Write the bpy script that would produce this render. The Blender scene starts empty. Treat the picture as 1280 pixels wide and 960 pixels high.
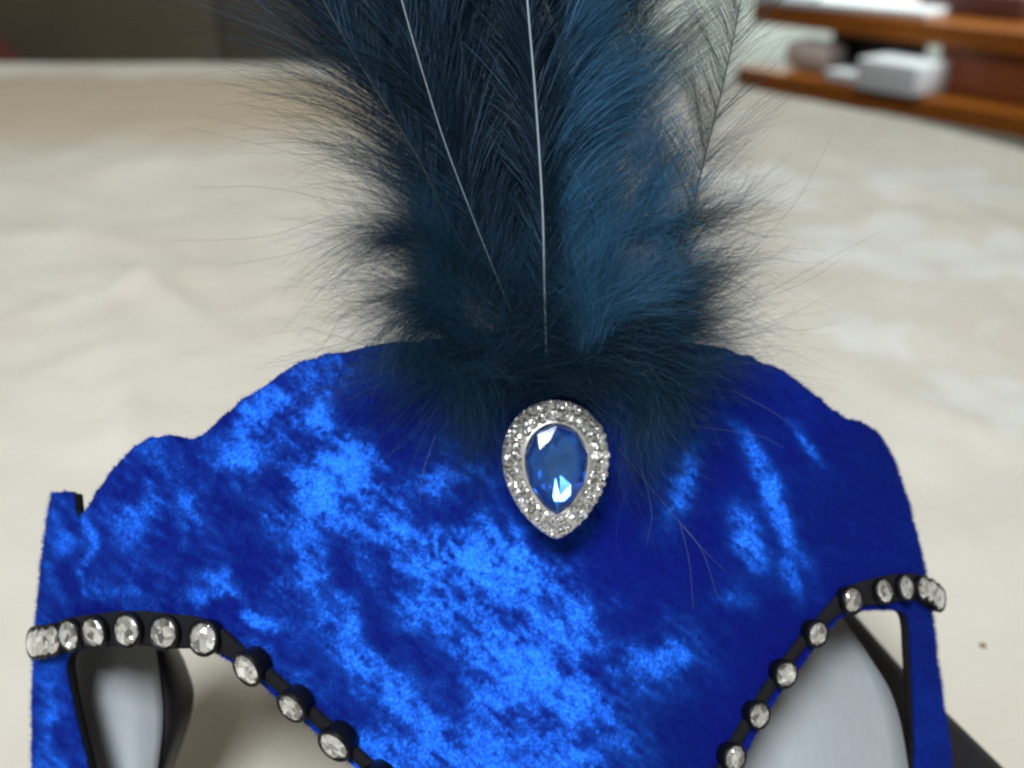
import bpy, bmesh, math, random
import numpy as np
from mathutils import Vector, Matrix, noise
from mathutils.geometry import delaunay_2d_cdt

random.seed(7); RNG = np.random.default_rng(11)
sc = bpy.context.scene
col = sc.collection
rad = math.radians

# ------------------------------------------------------------------ camera
FPX, PITCH, CAMH = 1230.0, 27.0, 0.205         # focal length in pixels of a 1280 wide frame, downward tilt, height over the table
cam_d = bpy.data.cameras.new('camera'); cam = bpy.data.objects.new('camera', cam_d); col.objects.link(cam)
cam.location = (0, 0, CAMH); cam.rotation_euler = (rad(90 - PITCH), 0, 0)
cam_d.sensor_width = 36; cam_d.lens = 36 * FPX / 1280
cam_d.clip_start = 0.005; cam_d.clip_end = 30
cam_d.dof.use_dof = True; cam_d.dof.focus_distance = 0.195
cam_d.dof.aperture_fstop = (cam_d.lens / 1000) / 0.0034
sc.camera = cam

# ------------------------------------------------------------------ world and lamps
w = bpy.data.worlds.new('World'); sc.world = w; w.use_nodes = True
bg = w.node_tree.nodes['Background']
bg.inputs[0].default_value = (1.0, 0.85, 0.66, 1); bg.inputs[1].default_value = 0.15

def area(name, loc, target, sx, sy, power, colr):
    l = bpy.data.lights.new(name, 'AREA'); l.shape = 'RECTANGLE'; l.size = sx; l.size_y = sy
    l.energy = power; l.color = colr
    o = bpy.data.objects.new(name, l); col.objects.link(o); o.location = loc
    d = Vector(target) - Vector(loc)
    o.rotation_euler = d.to_track_quat('-Z', 'Y').to_euler()
    return o
KEY = (-0.28, -0.62, 1.62)
area('window_light', KEY, (0.0, 0.25, 0.02), 0.6, 0.6, 37, (0.92, 0.97, 1.0))
area('wall_fill_light', (1.2, 1.45, 1.2), (1.0, 3.4, 1.0), 0.8, 0.8, 110, (0.92, 1.0, 0.97))  # added lamp out of view, brightens the back wall and shelf unit

sc.view_settings.view_transform = 'Standard'; sc.view_settings.look = 'None'
sc.view_settings.exposure = 0.0; sc.view_settings.gamma = 1.0
sc.render.engine = 'CYCLES'
try:
    sc.cycles.use_denoising = True; sc.cycles.denoiser = 'OPENIMAGEDENOISE'
except Exception: pass
sc.cycles.max_bounces = 8
sc.cycles.filter_width = 2.5

# ------------------------------------------------------------------ pixel helpers (photo pixels, 1280 x 960)
cp, sp = math.cos(rad(PITCH)), math.sin(rad(PITCH))
CAM = np.array([0, 0, CAMH])
def ray(px, py):
    a, b = (px - 640) / FPX, (480 - py) / FPX
    d = np.array([a, cp + b * sp, -sp + b * cp]); return d / np.linalg.norm(d)
def at_range(px, py, r): return CAM + ray(px, py) * r
def at_y(px, py, Y): d = ray(px, py); return CAM + d * (Y / d[1])
def at_z(px, py, Z): d = ray(px, py); return CAM + d * ((Z - CAMH) / d[2])
def project(P):
    q = np.asarray(P) - CAM
    x = q[..., 0]; f = q[..., 1] * cp - q[..., 2] * sp; u = q[..., 1] * sp + q[..., 2] * cp
    return 640 + FPX * x / f, 480 - FPX * u / f

# ------------------------------------------------------------------ materials
def newmat(name):
    m = bpy.data.materials.new(name); m.use_nodes = True
    nt = m.node_tree; return m, nt, nt.nodes['Principled BSDF']
def simple(name, c, rough=0.6, metal=0.0, spec=0.5, noise_scale=None, noise_amt=0.15, bump=0.0, bscale=300, sheen=0.0):
    m, nt, b = newmat(name)
    b.inputs['Base Color'].default_value = (*c, 1); b.inputs['Roughness'].default_value = rough
    b.inputs['Metallic'].default_value = metal; b.inputs['Specular IOR Level'].default_value = spec
    b.inputs['Sheen Weight'].default_value = sheen
    tc = nt.nodes.new('ShaderNodeTexCoord')
    if noise_scale:
        n = nt.nodes.new('ShaderNodeTexNoise'); n.inputs['Scale'].default_value = noise_scale; n.inputs['Detail'].default_value = 4
        nt.links.new(tc.outputs['Object'], n.inputs['Vector'])
        r = nt.nodes.new('ShaderNodeMix'); r.data_type = 'RGBA'
        r.inputs[6].default_value = (*[x * (1 - noise_amt) for x in c], 1)
        r.inputs[7].default_value = (*[min(1, x * (1 + noise_amt)) for x in c], 1)
        nt.links.new(n.outputs['Fac'], r.inputs[0]); nt.links.new(r.outputs[2], b.inputs['Base Color'])
    if bump:
        n2 = nt.nodes.new('ShaderNodeTexNoise'); n2.inputs['Scale'].default_value = bscale; n2.inputs['Detail'].default_value = 3
        nt.links.new(tc.outputs['Object'], n2.inputs['Vector'])
        bp = nt.nodes.new('ShaderNodeBump'); bp.inputs['Strength'].default_value = bump; bp.inputs['Distance'].default_value = 0.001
        nt.links.new(n2.outputs['Fac'], bp.inputs['Height']); nt.links.new(bp.outputs['Normal'], b.inputs['Normal'])
    return m

def velvet_mat():
    m, nt, b = newmat('crushed_velvet'); N, L = nt.nodes, nt.links
    out = N['Material Output']
    at = N.new('ShaderNodeAttribute'); at.attribute_name = 'pile'
    tc = N.new('ShaderNodeTexCoord')
    nz = N.new('ShaderNodeTexNoise'); nz.inputs['Scale'].default_value = 1500; nz.inputs['Detail'].default_value = 2
    L.new(tc.outputs['Object'], nz.inputs['Vector'])
    sub = N.new('ShaderNodeVectorMath'); sub.operation = 'SUBTRACT'; sub.inputs[1].default_value = (.5, .5, .5)
    L.new(nz.outputs['Color'], sub.inputs[0])
    scl = N.new('ShaderNodeVectorMath'); scl.operation = 'SCALE'; scl.inputs['Scale'].default_value = 0.9
    L.new(sub.outputs[0], scl.inputs[0])
    add = N.new('ShaderNodeVectorMath'); add.operation = 'ADD'
    L.new(at.outputs['Vector'], add.inputs[0]); L.new(scl.outputs[0], add.inputs[1])
    nrm = N.new('ShaderNodeVectorMath'); nrm.operation = 'NORMALIZE'; L.new(add.outputs[0], nrm.inputs[0])
    gl = N.new('ShaderNodeBsdfGlossy'); gl.inputs['Color'].default_value = (0.026, 0.215, 1.0, 1); gl.inputs['Roughness'].default_value = 0.60
    L.new(nrm.outputs[0], gl.inputs['Normal'])
    b.inputs['Base Color'].default_value = (0.006, 0.009, 0.20, 1); b.inputs['Roughness'].default_value = 0.9
    b.inputs['Specular IOR Level'].default_value = 0.0
    b.inputs['Sheen Weight'].default_value = 0.30; b.inputs['Sheen Roughness'].default_value = 0.4
    b.inputs['Sheen Tint'].default_value = (0.10, 0.20, 0.75, 1)
    # upright pile traps light, flattened pile is shiny
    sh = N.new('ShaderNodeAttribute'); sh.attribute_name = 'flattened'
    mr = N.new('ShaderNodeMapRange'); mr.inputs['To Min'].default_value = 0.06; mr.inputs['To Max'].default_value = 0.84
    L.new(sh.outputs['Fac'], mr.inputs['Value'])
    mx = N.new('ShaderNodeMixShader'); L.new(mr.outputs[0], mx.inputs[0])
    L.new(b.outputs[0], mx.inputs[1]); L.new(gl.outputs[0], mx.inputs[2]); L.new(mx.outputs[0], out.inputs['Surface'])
    return m

def cloth_mat():
    m, nt, b = newmat('damask_cotton'); N, L = nt.nodes, nt.links
    tc = N.new('ShaderNodeTexCoord')
    # thread weave
    wv = []
    for ax in (0, 1):
        wt = N.new('ShaderNodeTexWave'); wt.bands_direction = 'X' if ax == 0 else 'Y'; wt.inputs['Scale'].default_value = 620
        wt.inputs['Distortion'].default_value = 1.5; wt.inputs['Detail'].default_value = 2; wt.inputs['Detail Scale'].default_value = 0.2
        L.new(tc.outputs['Object'], wt.inputs['Vector']); wv.append(wt)
    ad = N.new('ShaderNodeMath'); ad.operation = 'ADD'; L.new(wv[0].outputs['Fac'], ad.inputs[0]); L.new(wv[1].outputs['Fac'], ad.inputs[1])
    bp = N.new('ShaderNodeBump'); bp.inputs['Strength'].default_value = 0.22; bp.inputs['Distance'].default_value = 0.0005
    L.new(ad.outputs[0], bp.inputs['Height']); L.new(bp.outputs['Normal'], b.inputs['Normal'])
    # slubs and faint yellowing of the cotton
    n = N.new('ShaderNodeTexNoise'); n.inputs['Scale'].default_value = 9; n.inputs['Detail'].default_value = 5
    L.new(tc.outputs['Object'], n.inputs['Vector'])
    cr = N.new('ShaderNodeValToRGB'); cr.color_ramp.elements[0].position = .35; cr.color_ramp.elements[1].position = .65
    cr.color_ramp.elements[0].color = (0.68, 0.63, 0.54, 1); cr.color_ramp.elements[1].color = (0.77, 0.735, 0.655, 1)
    L.new(n.outputs['Fac'], cr.inputs[0])
    # woven damask motif carried as a mesh attribute (bleached thread)
    at = N.new('ShaderNodeAttribute'); at.attribute_name = 'damask'
    mx = N.new('ShaderNodeMix'); mx.data_type = 'RGBA'; mx.inputs[7].default_value = (0.80, 0.795, 0.76, 1)
    L.new(at.outputs['Fac'], mx.inputs[0]); L.new(cr.outputs[0], mx.inputs[6]); bo = N.new('ShaderNodeAttribute'); bo.attribute_name = 'tan_band'
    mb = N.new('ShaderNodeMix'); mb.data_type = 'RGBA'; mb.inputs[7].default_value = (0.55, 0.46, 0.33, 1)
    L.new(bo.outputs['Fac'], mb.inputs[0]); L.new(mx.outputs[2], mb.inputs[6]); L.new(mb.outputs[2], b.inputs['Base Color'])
    b.inputs['Roughness'].default_value = 0.75; b.inputs['Specular IOR Level'].default_value = 0.3
    b.inputs['Sheen Weight'].default_value = 0.15
    return m

def wood_mat(name, c1, c2, rough=0.35):
    m, nt, b = newmat(name); N, L = nt.nodes, nt.links
    tc = N.new('ShaderNodeTexCoord'); mp = N.new('ShaderNodeMapping'); mp.inputs['Scale'].default_value = (2, 18, 18)
    L.new(tc.outputs['Object'], mp.inputs['Vector'])
    n = N.new('ShaderNodeTexNoise'); n.inputs['Scale'].default_value = 2.2; n.inputs['Detail'].default_value = 6
    L.new(mp.outputs[0], n.inputs['Vector'])
    mx = N.new('ShaderNodeMix'); mx.data_type = 'RGBA'; mx.inputs[6].default_value = (*c1, 1); mx.inputs[7].default_value = (*c2, 1)
    L.new(n.outputs['Fac'], mx.inputs[0]); L.new(mx.outputs[2], b.inputs['Base Color'])
    b.inputs['Roughness'].default_value = rough
    return m

def feather_mat(name, c, sheen_c, trans=0.25):
    m, nt, b = newmat(name); N, L = nt.nodes, nt.links; out = N['Material Output']
    tc = N.new('ShaderNodeTexCoord'); n = N.new('ShaderNodeTexNoise'); n.inputs['Scale'].default_value = 80; n.inputs['Detail'].default_value = 3
    L.new(tc.outputs['Object'], n.inputs['Vector'])
    mx = N.new('ShaderNodeMix'); mx.data_type = 'RGBA'; mx.inputs[6].default_value = (*[x * .35 for x in c], 1); mx.inputs[7].default_value = (*[x * 1.75 for x in c], 1)
    L.new(n.outputs['Fac'], mx.inputs[0]); L.new(mx.outputs[2], b.inputs['Base Color'])
    b.inputs['Roughness'].default_value = 0.42; b.inputs['Specular IOR Level'].default_value = 0.55
    b.inputs['Specular Tint'].default_value = (*sheen_c, 1)
    tr = N.new('ShaderNodeBsdfTranslucent'); L.new(mx.outputs[2], tr.inputs['Color'])
    ms = N.new('ShaderNodeMixShader'); ms.inputs[0].default_value = trans
    L.new(b.outputs[0], ms.inputs[1]); L.new(tr.outputs[0], ms.inputs[2]); L.new(ms.outputs[0], out.inputs['Surface'])
    return m

M = dict(
    velvet=velvet_mat(), cloth=cloth_mat(),
    felt=simple('black_felt', (0.012, 0.012, 0.016), 0.95, spec=0.2, bump=0.6, bscale=1800),
    black=simple('black_enamel', (0.004, 0.004, 0.005), 0.45, spec=0.22, noise_scale=900),
    silver=simple('silver_plate', (0.84, 0.83, 0.80), 0.30, metal=0.7, noise_scale=400),
    crystal=simple('foiled_crystal', (0.80, 0.79, 0.75), 0.07, metal=0.95, noise_scale=1500, noise_amt=0.12),
    gem=None,
    ribbon=simple('black_satin', (0.012, 0.010, 0.014), 0.42, spec=0.35, noise_scale=80),
    shaft=simple('feather_quill', (0.30, 0.36, 0.42), 0.25, spec=0.8, noise_scale=120),
    dshaft=simple('dark_feather_quill', (0.020, 0.030, 0.035), 0.3, spec=0.7, noise_scale=120),
    wall=simple('pale_wall_paint', (0.72, 0.78, 0.73), 0.8, noise_scale=3, noise_amt=0.03),
    floor=wood_mat('floor_boards', (0.06, 0.035, 0.02), (0.10, 0.06, 0.035)),
    wood=wood_mat('orange_varnished_wood', (0.19, 0.052, 0.006), (0.29, 0.090, 0.010), 0.3),
    wood_red=wood_mat('red_brown_wood', (0.16, 0.038, 0.012), (0.24, 0.065, 0.02), 0.35),
    sofa=simple('brown_upholstery', (0.062, 0.047, 0.028), 0.85, noise_scale=6, noise_amt=0.25, bump=0.3, bscale=400),
    red=simple('red_fabric', (0.055, 0.006, 0.003), 0.85, noise_scale=30),
    white=simple('white_card', (0.55, 0.57, 0.60), 0.6, noise_scale=20, noise_amt=0.03),
    dark=simple('black_plastic', (0.012, 0.013, 0.018), 0.4, noise_scale=30),
    pink=simple('greyish_pink_fabric', (0.42, 0.36, 0.34), 0.9, noise_scale=40),
    maroon=simple('maroon_leather', (0.075, 0.022, 0.016), 0.5, noise_scale=40),
    crumb=simple('brown_crumb', (0.22, 0.11, 0.03), 0.9, noise_scale=2000),
)
def sparkle(name, c1, c2, scale, metal, rough, amt):
    """cut glass over foil: small inner facets turn the reflection cell by cell"""
    m, nt, b = newmat(name); N, L = nt.nodes, nt.links
    tc = N.new('ShaderNodeTexCoord'); oi = N.new('ShaderNodeObjectInfo')
    ad = N.new('ShaderNodeVectorMath'); ad.operation = 'ADD'; L.new(tc.outputs['Object'], ad.inputs[0])
    rs = N.new('ShaderNodeVectorMath'); rs.operation = 'SCALE'; rs.inputs[0].default_value = (7, 5, 3); L.new(oi.outputs['Random'], rs.inputs['Scale']); L.new(rs.outputs[0], ad.inputs[1])
    vo = N.new('ShaderNodeTexVoronoi'); vo.inputs['Scale'].default_value = scale; L.new(ad.outputs[0], vo.inputs['Vector'])
    sb = N.new('ShaderNodeVectorMath'); sb.operation = 'SUBTRACT'; sb.inputs[1].default_value = (.5, .5, .5); L.new(vo.outputs['Color'], sb.inputs[0])
    sl = N.new('ShaderNodeVectorMath'); sl.operation = 'SCALE'; sl.inputs['Scale'].default_value = amt; L.new(sb.outputs[0], sl.inputs[0])
    ge = N.new('ShaderNodeNewGeometry'); a2 = N.new('ShaderNodeVectorMath'); a2.operation = 'ADD'; L.new(ge.outputs['Normal'], a2.inputs[0]); L.new(sl.outputs[0], a2.inputs[1])
    nm = N.new('ShaderNodeVectorMath'); nm.operation = 'NORMALIZE'; L.new(a2.outputs[0], nm.inputs[0]); L.new(nm.outputs[0], b.inputs['Normal'])
    sx = N.new('ShaderNodeSeparateXYZ'); L.new(vo.outputs['Color'], sx.inputs[0])
    mx = N.new('ShaderNodeMix'); mx.data_type = 'RGBA'; mx.inputs[6].default_value = (*c1, 1); mx.inputs[7].default_value = (*c2, 1)
    L.new(sx.outputs[1], mx.inputs[0]); L.new(mx.outputs[2], b.inputs['Base Color'])
    b.inputs['Metallic'].default_value = metal; b.inputs['Roughness'].default_value = rough
    b.inputs['Coat Weight'].default_value = 1.0; b.inputs['Coat Roughness'].default_value = 0.03
    return m
def clear_mat():
    m, nt, b = newmat('clear_cut_glass'); N, L = nt.nodes, nt.links
    tr = N.new('ShaderNodeBsdfTransparent'); tr.inputs['Color'].default_value = (0.86, 0.94, 1.0, 1)
    gl = N.new('ShaderNodeBsdfGlossy'); gl.inputs['Roughness'].default_value = 0.05
    fr_ = N.new('ShaderNodeFresnel'); fr_.inputs['IOR'].default_value = 1.55
    ms = N.new('ShaderNodeMixShader'); L.new(fr_.outputs[0], ms.inputs[0]); L.new(tr.outputs[0], ms.inputs[1]); L.new(gl.outputs[0], ms.inputs[2])
    L.new(ms.outputs[0], N['Material Output'].inputs['Surface']); return m
M['clear'] = clear_mat()
M['gem'] = simple('blue_foil', (0.11, 0.31, 0.98), 0.13, metal=0.65, noise_scale=160, noise_amt=0.5)
def satin_mat():
    m, nt, b = newmat('grey_satin'); N, L = nt.nodes, nt.links
    tc = N.new('ShaderNodeTexCoord'); mp = N.new('ShaderNodeMapping'); mp.inputs['Scale'].default_value = (2600, 220, 220); mp.inputs['Rotation'].default_value = (0, 0.5, 0.3)
    L.new(tc.outputs['Object'], mp.inputs['Vector']); n = N.new('ShaderNodeTexNoise'); n.inputs['Scale'].default_value = 1.0; n.inputs['Detail'].default_value = 3
    L.new(mp.outputs[0], n.inputs['Vector']); mx = N.new('ShaderNodeMix'); mx.data_type = 'RGBA'
    mx.inputs[6].default_value = (0.28, 0.305, 0.335, 1); mx.inputs[7].default_value = (0.35, 0.38, 0.41, 1); L.new(n.outputs['Fac'], mx.inputs[0]); L.new(mx.outputs[2], b.inputs['Base Color'])
    bp = N.new('ShaderNodeBump'); bp.inputs['Strength'].default_value = 0.12; bp.inputs['Distance'].default_value = 0.0002; L.new(n.outputs['Fac'], bp.inputs['Height']); L.new(bp.outputs['Normal'], b.inputs['Normal'])
    b.inputs['Roughness'].default_value = 0.5; b.inputs['Metallic'].default_value = 0.15; return m
M['satin'] = satin_mat()
M['crystal'] = sparkle('foiled_crystal', (0.16, 0.155, 0.14), (1.0, 1.0, 0.98), 1.7, 0.6, 0.07, 1.0)
M['loose'] = simple('loose_barb', (0.16, 0.23, 0.32), 0.4, noise_scale=200)
M['barb_dark'] = feather_mat('dark_navy_barbs', (0.007, 0.017, 0.031), (0.30, 0.55, 0.85), 0.25)
M['barb_lit'] = feather_mat('lit_blue_barbs', (0.036, 0.125, 0.235), (0.35, 0.65, 1.0), 0.25)  # brighter blue: light on the dark barbs put into their colour
M['barb_green'] = feather_mat('green_black_barbs', (0.012, 0.026, 0.028), (0.4, 0.6, 0.65), 0.3)
M['down'] = feather_mat('downy_fluff', (0.014, 0.044, 0.080), (0.3, 0.55, 0.8), 0.3)

# ------------------------------------------------------------------ object helpers
def thing(name, label, cat, loc=(0, 0, 0), group=None):
    o = bpy.data.objects.new(name, None); col.objects.link(o); o.location = loc; o.empty_display_size = 0.02
    o['label'] = label; o['category'] = cat
    if group: o['group'] = group
    return o
def tag(o, label, cat, group=None):
    o['label'] = label; o['category'] = cat
    if group: o['group'] = group
    return o
def origin_of(p):
    v = Vector((0, 0, 0))
    while p is not None: v += p.location; p = p.parent
    return v
def link(name, me, mat, parent=None, smooth=True):
    """mesh given in world coordinates; parents are unrotated empties or meshes"""
    o = bpy.data.objects.new(name, me); col.objects.link(o)
    if mat is not None and len(me.materials) == 0: me.materials.append(mat)
    if parent is not None:
        o.parent = parent; me.transform(Matrix.Translation(-origin_of(parent)))
    if smooth and len(me.polygons): me.polygons.foreach_set('use_smooth', [True] * len(me.polygons))
    return o
def np_mesh(name, verts, faces):
    verts = np.asarray(verts, dtype=np.float32); faces = np.asarray(faces, dtype=np.int32); k = faces.shape[1]
    me = bpy.data.meshes.new(name); me.vertices.add(len(verts)); me.vertices.foreach_set('co', verts.ravel())
    me.loops.add(faces.size); me.loops.foreach_set('vertex_index', faces.ravel())
    me.polygons.add(len(faces)); me.polygons.foreach_set('loop_start', np.arange(len(faces), dtype=np.int32) * k)
    try: me.polygons.foreach_set('loop_total', np.full(len(faces), k, dtype=np.int32))
    except Exception: pass
    me.update(calc_edges=True); return me
def py_mesh(name, verts, faces):
    me = bpy.data.meshes.new(name); me.from_pydata([tuple(map(float, v)) for v in verts], [], [tuple(f) for f in faces]); me.update(); return me
def box_mesh(name, c, ax, ay, az, bevel=0.0):
    """box with centre c and half-extent vectors"""
    c, ax, ay, az = map(lambda q: Vector(tuple(map(float, q))), (c, ax, ay, az))
    bm = bmesh.new(); bmesh.ops.create_cube(bm, size=2)
    mt = Matrix(((ax.x, ay.x, az.x, c.x), (ax.y, ay.y, az.y, c.y), (ax.z, ay.z, az.z, c.z), (0, 0, 0, 1)))
    bm.transform(mt)
    if bevel: bmesh.ops.bevel(bm, geom=bm.edges[:], offset=bevel, segments=3, profile=0.5, affect='EDGES')
    bmesh.ops.recalc_face_normals(bm, faces=bm.faces[:])
    me = bpy.data.meshes.new(name); bm.to_mesh(me); bm.free(); return me
def tubes(paths, radii, sides=3):
    """paths (k,n,3), radii (k,n) -> verts, quads"""
    P = np.asarray(paths, dtype=np.float64); k, n, _ = P.shape
    T = np.gradient(P, axis=1); T /= np.linalg.norm(T, axis=2, keepdims=True) + 1e-12
    ref = RNG.normal(size=(k, 1, 3)); A = np.cross(T, np.broadcast_to(ref, T.shape)); A /= np.linalg.norm(A, axis=2, keepdims=True) + 1e-12
    B = np.cross(T, A)
    if sides == 2:
        V = P[:, :, None, :] + radii[:, :, None, None] * np.stack([A, -A], 2); idx = np.arange(k * n * 2).reshape(k, n, 2)
        return V.reshape(-1, 3), np.stack([idx[:, :-1, 0], idx[:, :-1, 1], idx[:, 1:, 1], idx[:, 1:, 0]], axis=-1).reshape(-1, 4)
    ang = np.arange(sides) * 2 * math.pi / sides
    V = P[:, :, None, :] + radii[:, :, None, None] * (np.cos(ang)[None, None, :, None] * A[:, :, None, :] + np.sin(ang)[None, None, :, None] * B[:, :, None, :])
    idx = np.arange(k * n * sides).reshape(k, n, sides); nx = np.roll(idx, -1, axis=2)
    F = np.stack([idx[:, :-1], nx[:, :-1], nx[:, 1:], idx[:, 1:]], axis=-1).reshape(-1, 4)
    return V.reshape(-1, 3), F
def catmull(pts, n):
    P = np.asarray(pts, dtype=float); P = np.vstack([2 * P[0] - P[1], P, 2 * P[-1] - P[-2]])
    m = len(P) - 3; out = []
    for t in np.linspace(0, m - 1e-6, n):
        i = int(t); s = t - i; a, b, c, d = P[i:i + 4]
        out.append(0.5 * (2 * b + (c - a) * s + (2 * a - 5 * b + 4 * c - d) * s * s + (3 * b - a - 3 * c + d) * s ** 3))
    return np.array(out)
def inside(poly, p):
    x, y = p; r = False; j = len(poly) - 1
    for i in range(len(poly)):
        xi, yi = poly[i]; xj, yj = poly[j]
        if (yi > y) != (yj > y) and x < (xj - xi) * (y - yi) / (yj - yi) + xi: r = not r
        j = i
    return r
def inside_np(poly, P):
    poly = np.asarray(poly); x, y = P[:, 0], P[:, 1]; r = np.zeros(len(P), bool)
    j = len(poly) - 1
    for i in range(len(poly)):
        xi, yi = poly[i]; xj, yj = poly[j]
        if yi != yj:
            r ^= ((yi > y) != (yj > y)) & (x < (xj - xi) * (y - yi) / (yj - yi) + xi)
        j = i
    return r
def resample(poly, step, closed=True):
    P = np.asarray(poly, float)
    if closed: P = np.vstack([P, P[:1]])
    d = np.r_[0, np.cumsum(np.linalg.norm(np.diff(P, axis=0), axis=1))]; n = max(8, int(d[-1] / step))
    t = np.linspace(0, d[-1], n + 1); Q = np.stack([np.interp(t, d, P[:, i]) for i in range(P.shape[1])], 1)
    return Q[:-1] if closed else Q
def triangulate(outline, holes, step, jitter=0.25):
    loops = [outline] + holes; pts = []; edges = []
    for lp in loops:
        s = len(pts); pts += [tuple(p) for p in lp]; edges += [(s + i, s + (i + 1) % len(lp)) for i in range(len(lp))]
    o = np.asarray(outline); x0, y0 = o.min(0); x1, y1 = o.max(0)
    gx, gy = np.meshgrid(np.arange(x0, x1, step), np.arange(y0, y1, step)); G = np.stack([gx.ravel(), gy.ravel()], 1)
    G += RNG.uniform(-jitter, jitter, G.shape) * step
    k = inside_np(outline, G)
    for h in holes: k &= ~inside_np(h, G)
    G = G[k]
    B = np.asarray(pts); keep = np.ones(len(G), bool)
    for b in B: keep &= (np.abs(G - b).max(1) > step * 0.45)
    pts += [tuple(p) for p in G[keep]]
    r = delaunay_2d_cdt([Vector(p) for p in pts], edges, [], 0, 1e-9)
    V = np.array([(v.x, v.y) for v in r[0]]); T = np.array([f for f in r[2]])
    c = V[T].mean(1); k = inside_np(outline, c)
    for h in holes: k &= ~inside_np(h, c)
    return V, T[k]

# ================================================================== the room behind
fl = link('floor', box_mesh('floor', (0, 1.4, -0.77), (4, 0, 0), (0, 3.4, 0), (0, 0, 0.02)), M['floor']); fl['kind'] = 'structure'
wl = link('wall', box_mesh('wall', (0, 3.45, 0.45), (4, 0, 0), (0, 0.05, 0), (0, 0, 1.2)), M['wall']); wl['kind'] = 'structure'

# brown sofa far left: only the upper part of its back shows over the table
def cushion(name, c, hx, hy, hz, mat, parent, bev=0.05, rot=0.0):
    ca, sa = math.cos(rot), math.sin(rot)
    me = box_mesh(name, c, (hx * ca, 0, hx * sa), (0, hy, 0), (-hz * sa, 0, hz * ca), bev)
    return link(name, me, mat, parent)
SY = 2.1
xl = at_y(-330, 30, SY)[0]; xm = at_y(262, 30, SY)[0]; xr = at_y(560, 30, SY)[0]
sofa = thing('sofa', 'dark brown sofa with two back cushions, blurred behind the table on the left', 'sofa', ((xl + xr) / 2, SY, -0.75))
cushion('base', ((xl + xr) / 2, SY + 0.02, -0.55), (xr - xl) / 2, 0.42, 0.16, M['sofa'], sofa, 0.03)
cushion('backrest', ((xl + xr) / 2, SY + 0.36, -0.20), (xr - xl) / 2, 0.08, 0.34, M['sofa'], sofa, 0.04)
cushion('back_cushion', ((xl + xm) / 2, SY + 0.16, -0.13), (xm - xl) / 2 - 0.001, 0.11, 0.27, M['sofa'], sofa, 0.008)
cushion('back_cushion', ((xr + xm) / 2, SY + 0.16, -0.13), (xr - xm) / 2 - 0.001, 0.11, 0.27, M['sofa'], sofa, 0.008)
cushion('seat_cushion', ((xl + xm) / 2, SY - 0.14, -0.35), (xm - xl) / 2 - 0.004, 0.26, 0.05, M['sofa'], sofa, 0.03)
cushion('seat_cushion', ((xr + xm) / 2, SY - 0.14, -0.35), (xr - xm) / 2 - 0.004, 0.26, 0.05, M['sofa'], sofa, 0.03)
pc = at_y(-72, 100, SY - 0.09)
pil = cushion('throw_pillow', pc, 0.15, 0.045, 0.15, M['red'], None, 0.04, rad(38))
tag(pil, 'dark red throw pillow at the far left end of the brown sofa', 'pillow')

# low varnished wooden shelf unit, its right end nearer
YL = 2.0
def same_z(px, py, z): return at_z(px, py, z)
PL = at_y(938, 28, YL); zt = PL[2]; PR = same_z(1290, 73, zt)
dr = PR - PL; dr[2] = 0; LEN = np.linalg.norm(dr); dr /= LEN; dpv = np.array([-dr[1], dr[0], 0])   # depth direction, away from the camera
if dpv[1] < 0: dpv = -dpv
QL = at_y(918, 107, YL - 0.05); zb = QL[2]
up = np.array([0, 0, 1.0]); DEP = 0.20
shelf = thing('shelf_unit', 'low orange brown varnished wooden shelf unit behind the table at upper right', 'shelf', tuple((PL + PR) / 2 + dpv * DEP) [:2] + (-0.75,))
LX = LEN / 2 + 0.25
cx = PL + dr * LX
TH = 0.036
def board(name, c, hl, hd, hz, mat, parent=shelf, bev=0.004): return link(name, box_mesh(name, c, dr * hl, dpv * hd, up * hz, bev), mat, parent, False)
board('top_board', cx + dpv * DEP + up * (TH / 2), LX, DEP, TH / 2, M['wood'])
cb = QL + dr * LX; 
board('shelf_board', cb + dpv * DEP + up * (TH / 2), LX, DEP, TH / 2, M['wood'])
s0 = (at_z(1168, 57, zt) - PL) @ dr
gap = (zt - (zb + TH)) / 2
pcx = PL + dr * ((s0 + 2 * LX) / 2) + dpv * (DEP + 0.012); pcx[2] = zb + TH + gap
board('drawer_front', pcx, (2 * LX - s0) / 2, DEP - 0.012, gap - 0.0015, M['wood_red'])
for s in (0.03, 2 * LX - 0.03):
    lc = PL + dr * s + dpv * DEP; lz = (-0.75 + zb) / 2; lc[2] = lz
    board('leg_panel', lc, 0.02, DEP - 0.02, (zb + 0.75) / 2 - 0.001, M['wood_red'])
# things on the shelf unit
def on_shelf(px, py, z, back):       # a point at height z behind the front edge
    p = at_z(px, py, z); return p + dpv * 0
zs = zb + TH + 0.001
def obox(name, c, hl, hd, hh, mat, label, cat, bev=0.004, yaw=0.0, group=None):
    ca, sa = math.cos(yaw), math.sin(yaw); a = dr * ca + dpv * sa; b = -dr * sa + dpv * ca
    return tag(link(name, box_mesh(name, c, a * hl, b * hd, up * hh, bev), mat, None), label, cat, group)
p = at_z(1098, 118, zs) + dpv * 0.06
bxw = obox('white_box', p + up * 0.026, 0.056, 0.05, 0.025, M['white'], 'white box standing on the lower shelf beside the drawer', 'box')
p = at_z(1078, 108, zs) + dpv * 0.03
obox('folded_paper', p + up * 0.009 - dr * 0.035, 0.045, 0.03, 0.008, M['white'], 'flat white paper stack lying left of the white box on the shelf', 'paper', 0.002)
p = at_z(1050, 92, zs) + dpv * 0.11
obox('black_bag', p + up * 0.047, 0.080, 0.05, 0.046, M['dark'], 'black bag on the lower shelf behind the white box', 'bag', 0.022, 0.2)
p = at_z(996, 90, zs) + dpv * 0.05
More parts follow.
